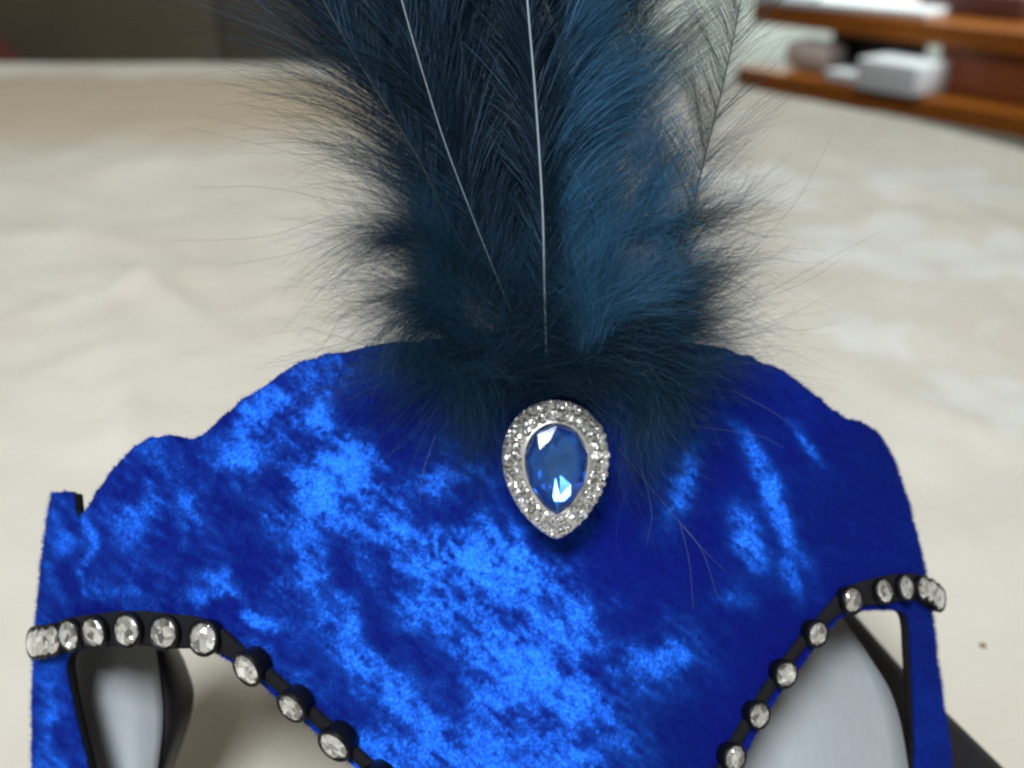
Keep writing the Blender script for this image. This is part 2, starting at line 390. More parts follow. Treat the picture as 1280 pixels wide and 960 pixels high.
obox('pink_pouch', p + up * 0.026, 0.05, 0.035, 0.025, M['pink'], 'greyish pink pouch on the lower shelf left of the black bag', 'pouch', 0.018)
zu = zt + TH + 0.001
p = at_z(1200, 22, zu) + dpv * 0.07
obox('maroon_case', p + up * 0.021, 0.095, 0.05, 0.02, M['maroon'], 'dark maroon case lying on top of the shelf unit', 'case', 0.006)
for (px, py, hl, hh, lab) in ((1060, 14, 0.14, 0.006, 'wide white paper sheets lying on the top board left of the maroon case'), (985, 6, 0.07, 0.010, 'thick white paper stack at the left end of the top board')):
    p = at_z(px, py, zu) + dpv * 0.05
    obox('paper_stack', p + up * (hh + 0.0005), hl, 0.06, hh, M['white'], lab, 'paper', 0.002, 0.1)

# ================================================================== table and cloth
edge_pts = [(0.60, -0.25), (0.62, 0.05), (0.585, 0.35)] + [tuple(at_z(x, y, 0.0)[:2]) for x, y in ((1330, 200), (1270, 181), (1180, 158), (1080, 135), (980, 116), (900, 104))] \
    + [(0.10, 1.135), (-0.05, 1.19), (-0.25, 1.215), (-0.6, 1.22), (-1.0, 1.215), (-1.25, 1.12), (-1.36, 0.8), (-1.38, 0.2), (-1.33, -0.25), (-1.1, -0.42), (-0.4, -0.45), (0.35, -0.44), (0.53, -0.38)]
edge = catmull(edge_pts + [edge_pts[0]], 260)[:-1]
edge = resample(edge, 0.02)
near = np.array([(-0.26, 0.0), (0.36, 0.0), (0.36, 0.62), (-0.5, 0.62)])
V2, T2 = triangulate(edge, [], 0.0085, 0.1)
def fbm(x, y, z=0.0): return noise.fractal(Vector((x, y, z)), 1.0, 2.0, 4)
# creases of the cloth: (x0,y0,x1,y1,width,height)
CREASE = [(at_z(0, 395, 0), at_z(330, 330, 0), .010, .0035), (at_z(130, 330, 0), at_z(290, 420, 0), .009, .0035), (at_z(300, 400, 0), at_z(420, 330, 0), .008, .003),
          (at_z(0, 480, 0), at_z(200, 420, 0), .009, .002), (at_z(150, 460, 0), at_z(160, 640, 0), .006, .002), (at_z(0, 300, 0), at_z(180, 300, 0), .014, .004),
          (at_z(0, 640, 0), at_z(60, 780, 0), .005, .0015), (at_z(960, 300, 0), at_z(1240, 250, 0), .012, .003), (at_z(1000, 180, 0), at_z(1280, 300, 0), .016, .004),
          (at_z(1170, 620, 0), at_z(1280, 760, 0), .008, .0018), (at_z(1120, 500, 0), at_z(1280, 560, 0), .010, .002), (at_z(60, 230, 0), at_z(330, 190, 0), .02, .004)]
def seg_d(x, y, a, b):
    ax, ay, bx, by = a[0], a[1], b[0], b[1]; t = max(0, min(1, ((x - ax) * (bx - ax) + (y - ay) * (by - ay)) / ((bx - ax) ** 2 + (by - ay) ** 2)))
    return math.hypot(x - ax - t * (bx - ax), y - ay - t * (by - ay)), t
def smooth(a, b, x):
    t = max(0.0, min(1.0, (x - a) / (b - a))); return t * t * (3 - 2 * t)
def cloth_z(x, y):
    z = 0.006 * fbm(x * 5, y * 5, 3) + 0.0024 * fbm(x * 15, y * 15, 8)
    z += 0.0035 * (1 - abs(fbm(x * 4.2 + 3, y * 5.5, 21))) ** 4 + 0.0018 * (1 - abs(fbm(x * 12 + 1, y * 13, 31))) ** 5
    for a, b, wd, h in CREASE:
        d, t = seg_d(x, y, a, b)
        if d < wd * 3: z += 2.0 * h * math.exp(-(d / wd) ** 2) * math.sin(math.pi * min(1, max(0, t * .9 + .05)))
    z += 0.016 * smooth(0.80, 1.05, y + 0.012 * math.sin(5 * x)) * smooth(0.12, -0.12, x)      # padded ridge along the far edge
    k = smooth(0.05, 0.0, abs(x) - 0.16) * smooth(0.0, 0.1, y) * smooth(0.34, 0.26, y)            # flat under the mask
    return z * (1 - 0.7 * k) - 0.0028
# damask flowers: real woven motifs on the right side of the cloth
FLOW = [(at_z(1095, 310, 0), 0.075, 0.3), (at_z(1085, 425, 0), 0.03, 0.9), (at_z(1260, 330, 0), 0.06, 0.1), (at_z(1240, 500, 0), 0.04, 0.5), (at_z(960, 230, 0), 0.07, 0.0), (at_z(1180, 230, 0), 0.08, .4)]
def damask(x, y):
    v = 0.0
    for c, r, ph in FLOW:
        dx, dy = x - c[0], y - c[1]; d = math.hypot(dx, dy)
        if d < r * 1.3:
            a = math.atan2(dy, dx) + ph; pet = r * (0.35 + 0.65 * abs(math.cos(2.5 * a)))
            v = max(v, smooth(pet, pet * 0.75, d) * (0.55 + 0.45 * smooth(0.12 * r, 0.3 * r, d)))
    g = math.sin(x * 420 + 2 * math.sin(y * 60)) * math.sin(y * 420 + 2 * math.sin(x * 70))
    v = max(v, 0.55 * smooth(0.45, 0.8, g) * smooth(0.0, 0.15, x - 0.10) * smooth(0.2, 0.3, y))
    return v
# refine: second, finer sheet patch is avoided; one sheet with its hanging skirt
dE = np.min(np.linalg.norm(V2[:, None, :] - edge[None, ::2, :], axis=2), axis=1)
ZT = np.array([cloth_z(*p) for p in V2]); ridge = np.array([0.016 * smooth(0.80, 1.05, y + 0.012 * math.sin(5 * x)) * smooth(0.12, -0.12, x) for x, y in V2]) - .0028
ZT = ridge + (ZT - ridge) * np.clip(dE / .10, 0.08, 1); DM = np.array([damask(*p) for p in V2])
verts = [(*p, z) for p, z in zip(V2, ZT)]; faces = [tuple(t) for t in T2]
bidx = [int(np.argmin(((V2 - e) ** 2).sum(1))) for e in edge]
prev = bidx; ne = len(edge); cen = edge.mean(0); dm = list(DM)
nrmE = []
for i in range(ne):
    t = edge[(i + 1) % ne] - edge[i - 1]; n_ = np.array([t[1], -t[0]]); n_ /= np.linalg.norm(n_)
    if n_ @ (edge[i] - cen) < 0: n_ = -n_
    nrmE.append(n_)
for k, (dz, off) in enumerate(((0.004, 0.006), (0.014, 0.010), (0.05, 0.013), (0.11, 0.018), (0.20, 0.024), (0.28, 0.03))):
    cur = []
    for i in range(ne):
        rip = 0.35 * off * math.sin(i * 0.55 + 1.5 * math.sin(i * .13)) * (k / 5)
        q = edge[i] + nrmE[i] * (off + rip); cur.append(len(verts)); verts.append((q[0], q[1], ZT[bidx[i]] - dz)); dm.append(0)
    for i in range(ne):
        j = (i + 1) % ne; faces.append((prev[i], prev[j], cur[j], cur[i]))
    prev = cur
me = py_mesh('tablecloth', verts, faces)
bd = np.zeros(len(verts), np.float32); bd[:len(V2)] = [smooth(0.80, 0.95, y + .01 * math.sin(9 * x)) * smooth(1.125, 1.095, y) * smooth(0.15, -0.1, x) for x, y in V2]  # tan band across the far left of the cloth, fading out to the right
a = me.attributes.new('tan_band', 'FLOAT', 'POINT'); a.data.foreach_set('value', bd)
a = me.attributes.new('damask', 'FLOAT', 'POINT'); a.data.foreach_set('value', np.array(dm, dtype=np.float32))
bm = bmesh.new(); bm.from_mesh(me); bmesh.ops.recalc_face_normals(bm, faces=bm.faces[:]); bm.to_mesh(me); bm.free()
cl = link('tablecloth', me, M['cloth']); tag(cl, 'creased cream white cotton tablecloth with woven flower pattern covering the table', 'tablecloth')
# crumb on the cloth
bm = bmesh.new(); bmesh.ops.create_icosphere(bm, subdivisions=2, radius=1)
cc = at_z(1230, 802, 0.0)
for v in bm.verts:
    v.co *= 1 + 0.35 * noise.noise(v.co * 1.7); v.co = Vector((v.co.x * .0011, v.co.y * .0010, v.co.z * .0005)) + Vector((cc[0], cc[1], cloth_z(cc[0], cc[1]) + .0003))
me = bpy.data.meshes.new('crumb'); bm.to_mesh(me); bm.free()
tag(link('crumb', me, M['crumb']), 'tiny brown crumb on the tablecloth right of the mask', 'crumb')

# ================================================================== the mask
LEAN, YAW, ROLL = rad(31), rad(-8), rad(3)
Mrot = Matrix.Rotation(-LEAN, 3, 'X')       # local x = right, y = out of the paper (towards -y world), z = up
fr = Matrix.Rotation(-LEAN, 3, 'X') @ Matrix.Rotation(-YAW, 3, 'Z') @ Matrix.Rotation(-ROLL, 3, 'Y')
UX = np.array(fr @ Vector((1, 0, 0))); WX = np.array(fr @ Vector((0, -1, 0))); VX = np.array(fr @ Vector((0, 0, 1)))
ORG = at_range(690, 585, 0.200)
EC = 0.064
def EBf(v): return 0.120 - 0.10 * (v + 0.03)         # the mask narrows towards the brow
def gfun(u, v):
    g = -3.2 * np.maximum(v, 0) ** 2 - 0.5 * np.minimum(v, 0) ** 2
    s = np.clip(-(v + 0.012) / 0.06, 0, 1); s = s * s * (3 - 2 * s)
    g = g + 0.016 * np.exp(-(u / 0.020) ** 2) * s                          # bridge of the nose
    g = g + 0.0012 * np.sin(u * 95 + 1.0) * np.sin(v * 120 + .5)             # soft unevenness of the stuffed cloth
    return g
def surf_uv(th, v):
    th = np.asarray(th, float); v = np.asarray(v, float); u = EBf(v) * np.sin(th); ww = EC * (np.cos(th) - 1) + gfun(u, v)
    return ORG + u[..., None] * UX + v[..., None] * VX + ww[..., None] * WX
def surf_n(th, v):
    e = 1e-4; a = surf_uv(th + e, v) - surf_uv(th - e, v); b = surf_uv(th, v + e) - surf_uv(th, v - e)
    n = np.cross(a, b); n /= np.linalg.norm(n, axis=-1, keepdims=True)
    flip = np.sign((n @ WX))[..., None]; flip[flip == 0] = 1
    c = np.cross(UX, VX); s = 1.0 if c @ WX > 0 else -1.0
    return n * s
TT = np.linspace(0.12, 0.34, 900)
def hit_px(px, py):
    """(theta, v) of the mask surface behind a photo pixel, or None"""
    d = ray(px, py); P = CAM + TT[:, None] * d - ORG
    u, v, ww = P @ UX, P @ VX, P @ WX
    EB = EBf(v); ok = np.abs(u) < EB * 0.99999
    f = np.where(ok, ww - (EC * (np.sqrt(np.clip(1 - (u / EB) ** 2, 0, 1)) - 1) + gfun(u, v)), np.nan)
    for i in range(len(TT) - 1):
        if f[i] > 0 >= f[i + 1]:
            t = f[i] / (f[i] - f[i + 1]); uu = u[i] + t * (u[i + 1] - u[i]); vv = v[i] + t * (v[i + 1] - v[i])
            return math.asin(max(-1, min(1, uu / EBf(vv)))), vv
    return None
def hit(px, py):
    for k in range(60):
        h = hit_px(px + (k * 1.5 if px < 640 else -k * 1.5), py)
        if h is not None: return h
    raise ValueError((px, py))
def surf_px(px, py, off=0.0):
    h = hit(px, py); t, v = np.array(h[0]), np.array(h[1]); return surf_uv(t, v) + surf_n(t, v) * off, surf_n(t, v), h
AS = 0.12
OUT_PX = [(40, 965), (40, 900), (41, 840), (44, 780), (50, 720), (57, 660), (64, 618), (78, 615), (93, 616), (95, 640), (98, 655), (106, 642), (115, 625), (130, 602), (150, 578), (170, 557), (190, 547), (215, 545), (240, 548),
          (256, 542), (275, 524), (300, 503), (330, 482), (365, 458), (400, 445), (440, 438), (480, 431), (540, 424), (610, 419), (690, 417), (770, 419), (840, 425), (900, 435), (940, 447), (975, 463), (1010, 487),
          (1040, 512), (1058, 525), (1076, 527), (1092, 537), (1106, 553), (1120, 580), (1134, 622), (1146, 668), (1156, 712), (1163, 745), (1168, 790), (1174, 840), (1181, 895), (1190, 965),
          (1185, 1020), (1150, 1080), (1080, 1120), (980, 1170), (900, 1230), (800, 1300), (690, 1345), (580, 1310), (460, 1240), (330, 1190), (190, 1150), (100, 1090), (60, 1030)]
EYE_L = [(84, 826), (95, 812), (130, 806), (170, 804), (215, 806), (258, 812), (290, 828), (330, 858), (380, 902), (425, 942), (462, 980), (470, 1030), (440, 1080), (350, 1105), (230, 1090), (150, 1040), (118, 985), (106, 940), (94, 890), (86, 850)]
EYE_R = [(1132, 768), (1100, 762), (1072, 764), (1050, 772), (1025, 800), (996, 838), (965, 880), (935, 935), (905, 985), (900, 1020), (930, 1060), (1000, 1070), (1080, 1045), (1130, 1000), (1142, 950), (1141, 890), (1138, 820)]
def to_param(pts):
    h = [hit(*p) for p in pts]; return np.array([(t * AS, v) for t, v in h])
outP = resample(to_param(OUT_PX), 0.0012)
outP = outP + 0.00022 * np.stack([np.sin(np.arange(len(outP)) * .9 + 2 * np.sin(np.arange(len(outP)) * .23)), np.cos(np.arange(len(outP)) * .7 + 2 * np.sin(np.arange(len(outP)) * .31))], 1)
def closed_smooth(P, n): 
    Q = np.vstack([P[-2:], P, P[:3]]); C = catmull(Q, n * 2); k = len(P)
    # sample the closed part only
    out = []; m = len(Q) - 1
    full = catmull(Q, (len(Q) - 1) * 12 + 1); return full[2 * 12:(2 + k) * 12]
eyeL = resample(closed_smooth(to_param(EYE_L), 200), 0.0012); eyeR = resample(closed_smooth(to_param(EYE_R), 200), 0.0012)
PV, PT = triangulate(outP, [eyeL, eyeR], 0.0009)
th, vv = PV[:, 0] / AS, PV[:, 1]
S3 = surf_uv(th, vv); N3 = surf_n(th, vv)

# --- direction of the crushed pile over the velvet (lay of the nap, in photo pixels)
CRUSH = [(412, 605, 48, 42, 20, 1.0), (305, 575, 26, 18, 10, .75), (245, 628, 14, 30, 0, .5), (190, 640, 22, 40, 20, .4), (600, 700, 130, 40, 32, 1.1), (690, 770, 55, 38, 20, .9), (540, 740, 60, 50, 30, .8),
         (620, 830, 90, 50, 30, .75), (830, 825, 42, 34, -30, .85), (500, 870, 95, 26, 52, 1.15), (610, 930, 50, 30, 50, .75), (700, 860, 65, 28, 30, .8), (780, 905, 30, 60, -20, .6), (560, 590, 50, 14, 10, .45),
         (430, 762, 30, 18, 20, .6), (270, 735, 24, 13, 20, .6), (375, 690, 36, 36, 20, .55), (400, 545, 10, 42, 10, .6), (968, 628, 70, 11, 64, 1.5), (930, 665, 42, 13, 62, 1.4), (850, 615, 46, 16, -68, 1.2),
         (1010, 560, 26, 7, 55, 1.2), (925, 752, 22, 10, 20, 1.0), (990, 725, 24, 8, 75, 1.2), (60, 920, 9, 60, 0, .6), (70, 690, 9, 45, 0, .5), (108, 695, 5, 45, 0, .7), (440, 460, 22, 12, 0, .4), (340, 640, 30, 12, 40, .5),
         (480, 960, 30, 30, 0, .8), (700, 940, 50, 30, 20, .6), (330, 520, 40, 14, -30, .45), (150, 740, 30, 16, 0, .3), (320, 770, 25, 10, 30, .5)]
kd = np.array(KEY) - ORG; kd /= np.linalg.norm(kd)
vd = CAM - ORG; vd /= np.linalg.norm(vd)
HALF = kd + vd; HALF /= np.linalg.norm(HALF)
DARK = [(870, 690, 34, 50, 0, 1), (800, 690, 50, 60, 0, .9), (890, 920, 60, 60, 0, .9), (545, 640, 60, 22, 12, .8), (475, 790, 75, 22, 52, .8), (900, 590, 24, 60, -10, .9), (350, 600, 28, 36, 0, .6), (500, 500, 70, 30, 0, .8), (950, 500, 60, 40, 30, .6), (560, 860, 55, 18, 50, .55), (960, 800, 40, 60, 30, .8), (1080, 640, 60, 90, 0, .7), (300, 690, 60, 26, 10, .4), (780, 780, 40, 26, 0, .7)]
_NT = np.random.default_rng(5).uniform(-1, 1, (8, 256, 256))
def vn(x, y, k):
    """smooth value noise, -1..1"""
    xi, yi = np.floor(x).astype(int), np.floor(y).astype(int); fx, fy = x - xi, y - yi
    fx = fx * fx * (3 - 2 * fx); fy = fy * fy * (3 - 2 * fy); T_ = _NT[k]
    g = lambda i, j: T_[i & 255, j & 255]
    return (g(xi, yi) * (1 - fx) + g(xi + 1, yi) * fx) * (1 - fy) + (g(xi, yi + 1) * (1 - fx) + g(xi + 1, yi + 1) * fx) * fy
def blobs(lst, wx, wy):
    v = np.zeros_like(wx)
    for cx_, cy_, rx, ry, ang, am in lst:
        ca, sa = math.cos(rad(ang)), math.sin(rad(ang)); dx, dy = wx - cx_, wy - cy_
        a_ = (dx * ca + dy * sa) / rx; b_ = (-dx * sa + dy * ca) / ry; v = np.maximum(v, am * np.exp(-(a_ * a_ + b_ * b_) * .58))
    return v
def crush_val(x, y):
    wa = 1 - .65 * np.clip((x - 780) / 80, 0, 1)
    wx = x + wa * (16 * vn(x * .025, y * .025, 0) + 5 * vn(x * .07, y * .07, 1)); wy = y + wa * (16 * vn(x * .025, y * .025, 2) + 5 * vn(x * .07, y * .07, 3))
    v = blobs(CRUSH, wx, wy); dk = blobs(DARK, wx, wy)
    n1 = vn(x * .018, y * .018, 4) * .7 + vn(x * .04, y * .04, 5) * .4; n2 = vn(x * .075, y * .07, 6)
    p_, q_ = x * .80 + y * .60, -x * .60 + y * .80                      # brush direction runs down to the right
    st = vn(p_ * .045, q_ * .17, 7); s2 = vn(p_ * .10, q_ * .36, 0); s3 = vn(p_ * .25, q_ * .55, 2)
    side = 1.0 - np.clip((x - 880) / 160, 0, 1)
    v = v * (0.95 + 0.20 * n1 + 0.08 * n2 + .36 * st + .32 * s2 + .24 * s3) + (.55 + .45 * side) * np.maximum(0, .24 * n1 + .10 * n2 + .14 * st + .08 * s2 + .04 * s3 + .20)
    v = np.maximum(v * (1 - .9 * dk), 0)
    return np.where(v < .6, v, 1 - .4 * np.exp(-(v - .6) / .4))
def pile_dir(P, Nn, val, jit):
    """lay of the nap: combed towards the window where crushed, away from it elsewhere"""
    away = Nn * 0.80 - HALF * 0.12 + np.array([0.42, -0.05, -0.30])
    d = away * (1 - val)[:, None] + (HALF * 1.0 + Nn * 0.15) * val[:, None] + jit
    return d / np.linalg.norm(d, axis=1, keepdims=True)
PX, PY = project(S3)
CV = crush_val(PX, PY)
PD = pile_dir(S3, N3, CV, RNG.normal(0, .05, S3.shape))

base_xy = surf_uv(np.array(0.0), np.array(-0.1))
mask = thing('masquerade_mask', 'blue crushed velvet half mask with dark feathers and teardrop crystal brooch on the tablecloth', 'mask', (float(base_xy[0]), float(base_xy[1]) + 0.03, 0.0))
THK = 0.0021
me = np_mesh('velvet_shell', S3, PT); at = me.attributes.new('pile', 'FLOAT_VECTOR', 'POINT'); at.data.foreach_set('vector', PD.astype(np.float32).ravel())
at = me.attributes.new('flattened', 'FLOAT', 'POINT'); at.data.foreach_set('value', CV.astype(np.float32))
shell = link('velvet_shell', me, M['velvet'], mask); shell['label'] = 'royal blue crushed velvet front'
# lining and cut edges (black felt core)
nv = len(S3); inner = S3 - N3 * THK
front_edge = S3 - N3 * 0.00015
used = {}
from collections import Counter
ec = Counter(); ed = {}
for t in PT:
    for i in range(3):
        a_, b_ = int(t[i]), int(t[(i + 1) % 3]); k = (min(a_, b_), max(a_, b_)); ec[k] += 1; ed[k] = (a_, b_)
bedges = [ed[k] for k, c in ec.items() if c == 1]
V_ = list(inner); F_ = [tuple(int(q) for q in t[::-1]) for t in PT]; bm_ = {}
for a_, b_ in bedges:
    for q in (a_, b_):
        if q not in bm_: bm_[q] = len(V_); V_.append(front_edge[q])
    F_.append((a_, b_, bm_[b_])); F_.append((a_, bm_[b_], bm_[a_]))
me = np_mesh('lining', np.array(V_), np.array(F_)); link('lining', me, M['felt'], mask)['label'] = 'black felt lining and cut edges'
# --- nap fibres standing on the velvet
A = S3[PT]; ar = np.linalg.norm(np.cross(A[:, 1] - A[:, 0], A[:, 2] - A[:, 0]), axis=1)
tz = PY[PT].mean(1); wgt = ar * np.where(tz < 985, 1.0, 0.12); NF = 165000
ti = RNG.choice(len(PT), NF, p=wgt / wgt.sum()); r1, r2 = RNG.random(NF), RNG.random(NF); sq = np.sqrt(r1)
bc = np.stack([1 - sq, sq * (1 - r2), sq * r2], 1)
pos = (S3[PT[ti]] * bc[:, :, None]).sum(1); nn = (N3[PT[ti]] * bc[:, :, None]).sum(1); pv = (PD[PT[ti]] * bc[:, :, None]).sum(1); cvf = (CV[PT[ti]] * bc).sum(1)
# more fibres right along the outer edge, combed outwards
be = np.array(bedges); bi = RNG.choice(len(be), 16000); tt_ = RNG.random(16000)[:, None]
pe = S3[be[bi, 0]] * tt_ + S3[be[bi, 1]] * (1 - tt_); ne_ = N3[be[bi, 0]]
pos = np.vstack([pos, pe]); nn = np.vstack([nn, ne_]); pv = np.vstack([pv, PD[be[bi, 0]]]); cvf = np.r_[cvf, CV[be[bi, 0]]]; NF = len(pos)
fx_, fy_ = project(pos); cvf = crush_val(fx_, fy_); pv = pile_dir(pos, nn, cvf, 0.0)
dirf = nn * 0.55 + pv * 0.5 + RNG.normal(0, .35, (NF, 3)); dirf[-16000:] += RNG.normal(0, .5, (16000, 3)); dirf /= np.linalg.norm(dirf, axis=1, keepdims=True)
ln = RNG.uniform(.00035, .0008, NF); ln[-16000:] *= 1.5; tip = pos + dirf * ln[:, None]
pj = pv + RNG.normal(0, .22, (NF, 3)); pj /= np.linalg.norm(pj, axis=1, keepdims=True)
s_ = np.cross(dirf, RNG.normal(size=(NF, 3))); s_ /= np.linalg.norm(s_, axis=1, keepdims=True); s2_ = np.cross(dirf, s_); wd_ = RNG.uniform(.00003, .00006, NF)[:, None]
v0 = pos + s_ * wd_; v1 = pos - .5 * s_ * wd_ + .87 * s2_ * wd_; v2 = pos - .5 * s_ * wd_ - .87 * s2_ * wd_
VV = np.stack([v0, v1, v2, tip], 1).reshape(-1, 3); ix = np.arange(NF) * 4
FF = np.concatenate([np.stack([ix, ix + 1, ix + 3], 1), np.stack([ix + 1, ix + 2, ix + 3], 1), np.stack([ix + 2, ix, ix + 3], 1)])
me = np_mesh('velvet_nap', VV, FF); at = me.attributes.new('pile', 'FLOAT_VECTOR', 'POINT'); at.data.foreach_set('vector', np.repeat(pj, 4, 0).astype(np.float32).ravel())
at = me.attributes.new('flattened', 'FLOAT', 'POINT'); at.data.foreach_set('value', np.repeat(np.clip(cvf + RNG.normal(0, .12, NF), 0, 1), 4).astype(np.float32))
nap = link('velvet_nap', me, M['velvet'], shell); nap['kind'] = 'stuff'

# ------------------------------------------------------------------ rhinestone trim over both eyes
def lathe(profile, n):
    vs, fs = [], []
    for r, z in profile:
        for i in range(n): a_ = 2 * math.pi * i / n; vs.append((r * math.cos(a_), r * math.sin(a_), z))
    for j in range(len(profile) - 1):
        for i in range(n):
            k = (i + 1) % n; fs.append((j * n + i, j * n + k, (j + 1) * n + k, (j + 1) * n + i))
    fs.append(tuple((len(profile) - 1) * n + i for i in range(n))); return vs, fs
def stone_mesh(name, n=10):
    """round brilliant, unit radius: girdle, crown facets, star facets, sunk table"""
    vs, fs = [], []
    rings = [(1.0, 0.0, 0), (0.98, 0.06, 0), (0.76, 0.20, .5), (0.50, 0.27, 0)]
    for r, z, o in rings:
        for i in range(n):
            a_ = 2 * math.pi * (i + o) / n; vs.append((r * math.cos(a_), r * math.sin(a_), z + random.uniform(-.03, .03) * (r < .95)))
    for j in range(3):
        for i in range(n):
            k = (i + 1) % n; a0, a1, b0, b1 = j * n + i, j * n + k, (j + 1) * n + i, (j + 1) * n + k
            if rings[j + 1][2] == .5: fs += [(a0, a1, b0), (a1, b1, b0)]
            elif rings[j][2] == .5: fs += [(a0, a1, b1), (a0, b1, b0)]
            else: fs.append((a0, a1, b1, b0))
    c = len(vs); vs.append((0, 0, 0.22))
    for i in range(n): fs.append((3 * n + i, 3 * n + (i + 1) % n, c))
    me = py_mesh(name, vs, fs); return me
stone_me = stone_mesh('rhinestone'); stone_me.materials.append(M['crystal'])
vs, fs = lathe([(0.7, -1.35), (1.0, -1.15), (1.16, -0.3), (1.20, 0.08), (1.13, 0.16), (1.03, 0.14), (1.0, 0.02), (0.0001, -0.02)], 20)
cup_me = py_mesh('stone_cup', vs, fs); cup_me.materials.append(M['black']); cup_me.polygons.foreach_set('use_smooth', [True] * len(cup_me.polygons))
def frame_mat(p, n, xdir, s):
    n = Vector(n).normalized(); x = Vector(xdir); x = (x - n * x.dot(n)).normalized(); y = n.cross(x)
    return Matrix(((x.x * s, y.x * s, n.x * s, p[0]), (x.y * s, y.y * s, n.y * s, p[1]), (x.z * s, y.z * s, n.z * s, p[2]), (0, 0, 0, 1)))
def place(name, me, mat4, parent):
    o = bpy.data.objects.new(name, me); col.objects.link(o); o.parent = parent
    o.matrix_local = Matrix.Translation(-origin_of(parent)) @ mat4; return o
STUD_L = [(56, 802, 0), (61, 801, 0), (68, 800, 0), (78, 797, 0), (98, 791, 0), (128, 787, 0), (168, 784, 0), (213, 788, 0), (262, 796, .2), (316, 834, .7), (369, 879, .75), (421, 926, .75), (472, 974, .75)]
STUD_R = [(1163, 748, 0), (1159, 743, 0), (1152, 738, 0), (1143, 734, 0), (1122, 734, 0), (1095, 739, 0), (1056, 750, .1), (1014, 790, .22), (975, 840, .22), (941, 892, .22), (910, 945, .22), (883, 1000, .22)]
for studs, inx, nm in ((STUD_L, (-1, -1), 'left'), (STUD_R, (1, -1), 'right')):
    cen = []; nrm_ = []; SR = 0.0031 if nm == 'left' else 0.0026
    for x, y, tilt in studs:
        p, n, h = surf_px(x, y, 0.0)
        d = (UX * (-0.75 if nm == 'left' else 0.75) - VX * 0.66)                # towards the eye opening
        n2_ = n * (1 - tilt * .45) + d * tilt * 0.75; n2_ /= np.linalg.norm(n2_)
        cen.append(p + n * (0.0022 + .0006 * tilt)); nrm_.append(n2_)
    cen, nrm_ = np.array(cen), np.array(nrm_)
    # black band under the stones
    TL = catmull(np.array([[t, 0, 0] for _, _, t in studs], float), len(cen) * 8)[:, 0]
    C = catmull(cen - nrm_ * 0.0019, len(cen) * 8); Nn = catmull(nrm_, len(cen) * 8); Nn /= np.linalg.norm(Nn, axis=1, keepdims=True)
    T = np.gradient(C, axis=0); T /= np.linalg.norm(T, axis=1, keepdims=True); Bn = np.cross(T, Nn); Bn /= np.linalg.norm(Bn, axis=1, keepdims=True)
    hw, hh = 0.0035, 0.0008
    if nm == 'right': hw = 0.0030
    prof = [(-hw, -hh), (-hw, hh * .6), (-hw * .8, hh), (hw * .8, hh), (hw, hh * .6), (hw, -hh)]
    vs = np.concatenate([np.stack([C[i] + Bn[i] * a_ * (1 - .62 * min(1, max(0, TL[i] * (1.6 if nm == 'left' else 5)))) + Nn[i] * b_ for a_, b_ in prof]) for i in range(len(C))]); k = len(prof)
    fs = [(i * k + j, i * k + (j + 1) % k, (i + 1) * k + (j + 1) % k, (i + 1) * k + j) for i in range(len(C) - 1) for j in range(k)]
    trim = link('rhinestone_trim', py_mesh('rhinestone_trim', vs, fs), M['felt'], mask)
    trim['label'] = 'black rhinestone band over the %s eye opening' % nm
    for i, (c, n) in enumerate(zip(cen, nrm_)):
        t_ = cen[min(i + 1, len(cen) - 1)] - cen[max(i - 1, 0)]
        # neighbours set close at the temple get smaller bodies
        s = SR * random.uniform(.96, 1.03)
        m4 = frame_mat(c, n, t_, s) @ Matrix.Rotation(random.uniform(0, 6), 4, 'Z') @ Matrix.Rotation(rad(random.uniform(-6, 6)), 4, 'X')
        place('stone_cup', cup_me, frame_mat(c, n, t_, s), trim); place('rhinestone', stone_me, m4 @ Matrix.Translation((0, 0, 0.05)), trim)

# ------------------------------------------------------------------ teardrop brooch
bp_, bn_, _ = surf_px(690, 585, 0.0)
bx = UX * 1.0 - VX * 0.035; bn_ = WX * .9 + bn_ * .3 + UX * -0.06; bn_ /= np.linalg.norm(bn_)
bx -= bn_ * (bx @ bn_); bx /= np.linalg.norm(bx); by = np.cross(bn_, bx)
if by @ VX < 0: by = -by
bo = bp_ + bn_ * 0.0062
def B3(x, y, z): return bo + bx * x + by * y + bn_ * z
def pear(a_, b_, m, n, yo=0.0):
    f = np.linspace(0, 2 * math.pi, n, endpoint=False); nrmx = np.max(np.sin(f[:n // 2]) * np.sin(f[:n // 2] / 2) ** m)
    return np.stack([a_ * np.sin(f) * np.abs(np.sin(f / 2)) ** m / nrmx, -b_ * np.cos(f) + yo], 1)
PXM = 0.2 / FPX * 0.98       # metres per photo pixel at the brooch
OA, OB = 66 * PXM, 85 * PXM
o1 = pear(OA, OB, .42, 72); 
rings = []
for a_, b_, z, yo in ((OA * .97, OB * .97, -0.0040, 0), (OA, OB, -0.0012, 0), (OA * 1.0, OB, 0.0, 0), (OA * .97, OB * .97, 0.0005, 0), (OA * .63, OB * .68, 0.0009, 1.0 * PXM), (OA * .60, OB * .66, 0.0012, 1.0 * PXM), (OA * .57, OB * .635, 0.0004, 1.0 * PXM)):
    P_ = pear(a_, b_, .42, 72, yo); rings.append([B3(x, y, z) for x, y in P_])
vs = [p for r in rings for p in r]; n = 72
fs = [(j * n + i, j * n + (i + 1) % n, (j + 1) * n + (i + 1) % n, (j + 1) * n + i) for j in range(len(rings) - 1) for i in range(n)]
fs.append(tuple(range(n - 1, -1, -1)))
brooch = link('brooch', py_mesh('brooch', vs, fs), M['silver'], mask); brooch['label'] = 'silver teardrop brooch with blue centre stone'
pave_me = stone_mesh('pave_stone', 8); pave_me.materials.append(M['crystal'])
